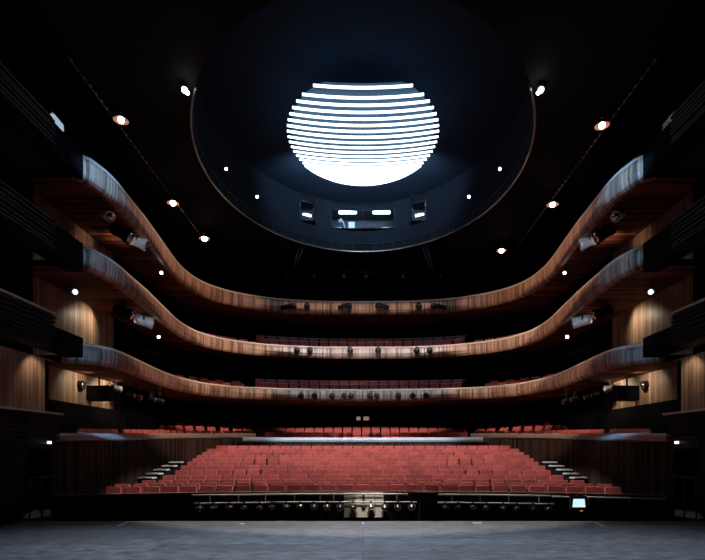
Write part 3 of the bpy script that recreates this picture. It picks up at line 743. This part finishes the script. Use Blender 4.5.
# ------------------------------------------------------------------ lights
def spot(name, loc, target, W, deg, col, blend=.5, size=.15):
    l=bpy.data.lights.new(name,'SPOT'); l.energy=W; l.spot_size=math.radians(deg); l.spot_blend=blend; l.color=col; l.shadow_soft_size=size
    o=bpy.data.objects.new(name,l); COL.objects.link(o); o.location=loc; o.rotation_euler=(Vector(target)-Vector(loc)).to_track_quat('-Z','Y').to_euler(); return o
WARM=(1,.62,.43); PALE=(1,.80,.66); COOL=(.22,.53,1)
def band(name, loc, target, W, deg, col, ratio, blend=.6):
    o=spot(name,loc,target,W,deg,col,blend,.05); o.scale=(1,ratio,1); return o
for s in (-1,1):
    band('fascia_light',(-s*5.2,21.5,13.2),(s*8.15,21.2,10.0),6200,46,WARM,.07,.9)
    band('fascia_light',(-s*5.0,20.0,12.7),(s*8.2,21.2,7.48),5800,50,(1,.68,.52),.07,.9)
    band('fascia_light',(-s*5.0,20.0,12.7),(s*8.3,21.4,4.86),4200,50,(1,.72,.58),.09,.9)
    band('fascia_light',(-s*3.0,13.5,12.9),(s*7.4,26.2,9.97),5200,22,WARM,.16)
    band('fascia_light',(-s*3.0,13.5,12.6),(s*7.3,26.6,7.42),15000,26,PALE,.15)
    band('fascia_light',(-s*3.0,13.0,12.6),(s*7.2,25.0,4.75),9500,26,PALE,.17)
    band('cool_end_spot',(-s*3.0,6.5,9.0),(s*8.0,15.3,9.95),19000,11,COOL,.32,.8)
    band('cool_end_spot',(-s*3.0,6.5,7.0),(s*8.1,15.6,7.36),4500,10,COOL,.32,.8)
    band('cool_end_spot',(-s*3.0,6.5,6.0),(s*8.6,15.6,4.75),3000,11,COOL,.32,.8)
    band('cool_rim_spot',(-s*3.0,6.0,5.0),(s*9.0,17.0,2.24),16000,11,COOL,.10,.9)
    band('terrace_light',(-s*4.0,16.0,12.8),(s*8.9,23.8,2.15),8500,40,(1,.70,.56),.2,1)
    spot('wall_wash_low',(s*9.2,19.4,4.3),(s*10.0,19.4,3.85),85,120,(1,.80,.60),.7,.06)
    spot('wall_wash_low',(s*9.2,17.3,4.28),(s*10.0,17.4,3.85),50,120,(1,.80,.60),.7,.06)
    spot('wall_wash_low_front',(s*8.85,14.0,4.3),(s*9.3,14.1,3.8),15,110,(1,.72,.52),.6,.05)
    spot('wall_wash_mid',(s*9.25,18.3,6.72),(s*10.0,18.1,6.25),75,112,(1,.76,.57),1,.06)
    spot('wall_wash_high',(s*9.4,18.0,9.3),(s*10.0,18.0,9.3),6,120,(1,.60,.42),.8,.06)
    spot('soffit_wash_high',(s*9.0,18.2,8.9),(s*9.0,18.4,9.6),24,110,(1,.55,.36),.9,.06)
    spot('soffit_wash_mid',(s*9.2,19.4,6.4),(s*9.1,19.4,6.9),10,110,(1,.60,.42),.9,.06)
for s in (-1,1):
    for t_ in ((137,241.5,18.6),(144,321,19.6)):
        p=P(t_[0] if s<0 else 2*CX-t_[0],t_[1],t_[2]); spot('fixture_fill',(-s*2.0,8.5,4.0),p,3200,3.0,(.8,.9,1),.9,.05)  # unseen spots added to brighten the pale side fixtures
band('front_light_top',(0,11,12.6),(0,28.8,9.90),6500,31,WARM,.06,.25)
band('front_light_mid',(0,11.5,12.4),(0,28.8,7.36),22000,38,(.90,.92,1),.065)
band('front_light_low',(0,11.8,12.2),(0,27,4.72),9500,40,(.62,.82,1),.075)
band('front_light_rim',(0,11.8,12.0),(0,27.4,2.30),8500,46,(.55,.80,1),.06)
band('rear_seat_fill',(0,12,7.6),(0,30,2.85),9500,34,(1,.88,.82),.11)  # unseen band added to brighten the rear terrace seats
band('balcony_seat_fill',(0,12,13.0),(0,30.0,8.3),4500,27,(1,.9,.88),.05)  # unseen bands added to lift the balcony seat rows
band('balcony_seat_fill',(0,12,12.7),(0,28.4,5.4),3500,28,(1,.9,.88),.05)
spot('drum_halo_fill',(0,24.0,14.75),(0,28.6,14.5),260,80,(.45,.68,1),1,.3)  # unseen spot added for the blue halo on the drum wall
for x_ in (-2,0,2): spot('dome_halo_fill',(x_,23.3-.1*x_*x_,14.62),(x_*1.5,26.6,15.75),1000,105,(.45,.68,1),1,.2)  # unseen spots added for the chandelier's halo on the dome
for k in range(10):
    a=2*PI*k/10
    l=bpy.data.lights.new('dome_halo_point','POINT'); l.energy=8 if math.cos(a)>0 else 20; l.color=(.40,.66,1); l.shadow_soft_size=.25
    o=bpy.data.objects.new('dome_halo_point',l); COL.objects.link(o); o.location=(RX*.8*math.sin(a),CD-RD*.8*math.cos(a),ZCH+.62)  # no bulbs here: points added to tint the dome as a halo
def area(name, loc, target, W, sx, sy, col):
    l=bpy.data.lights.new(name,'AREA'); l.shape='RECTANGLE'; l.size=sx; l.size_y=sy; l.energy=W; l.color=col
    o=bpy.data.objects.new(name,l); COL.objects.link(o); o.location=loc; o.rotation_euler=(Vector(target)-Vector(loc)).to_track_quat('-Z','Y').to_euler(); return o
band('stage_fill',(0,8.6,12.7),(0,8.601,0),9500,80,(.74,.86,1),.40,1)  # unseen lamp added to brighten the stage floor
spot('pit_light',(0,7.5,7.5),(.2,15,.1),600,24,(1,.86,.80),.9,.3)
spot('panel_fill',(0,7.5,6.5),(.25,15,.05),2300,7,(1,.93,.84),.6,.1)  # unseen narrow spot added to lift the white panel
band('stalls_fill',(0,18.2,12.9),(0,19.6,.6),7600,74,(1,.90,.86),1.12,.10)  # unseen spot added in place of chandelier light on the seats
for s_ in (-1,1): area('booth_light_small',(s_*3.07,28.0,15.5),(s_*3.07,27.9,14.2),9,.4,.3,(.9,.95,1))
area('booth_light',(0,29.6,15.5),(0,29.6,14.2),34,2.5,.5,(.8,.92,1))

w=bpy.data.worlds.new('World'); SC.world=w; w.use_nodes=True
w.node_tree.nodes['Background'].inputs[0].default_value=(.4,.5,.7,1); w.node_tree.nodes['Background'].inputs[1].default_value=.002

# ------------------------------------------------------------------ camera
cam=bpy.data.cameras.new('camera'); co=bpy.data.objects.new('camera',cam); COL.objects.link(co)
co.location=(0,0,EYE); co.rotation_euler=(PI/2,0,0)
cam.sensor_fit='HORIZONTAL'; cam.sensor_width=36; cam.lens=36*F/705
cam.shift_x=(352.5-CX)/705; cam.shift_y=(HY-280)/705
cam.clip_start=.1; cam.clip_end=200
SC.camera=co
SC.view_settings.view_transform='Standard'; SC.view_settings.look='None'
SC.view_settings.exposure=0; SC.view_settings.gamma=1
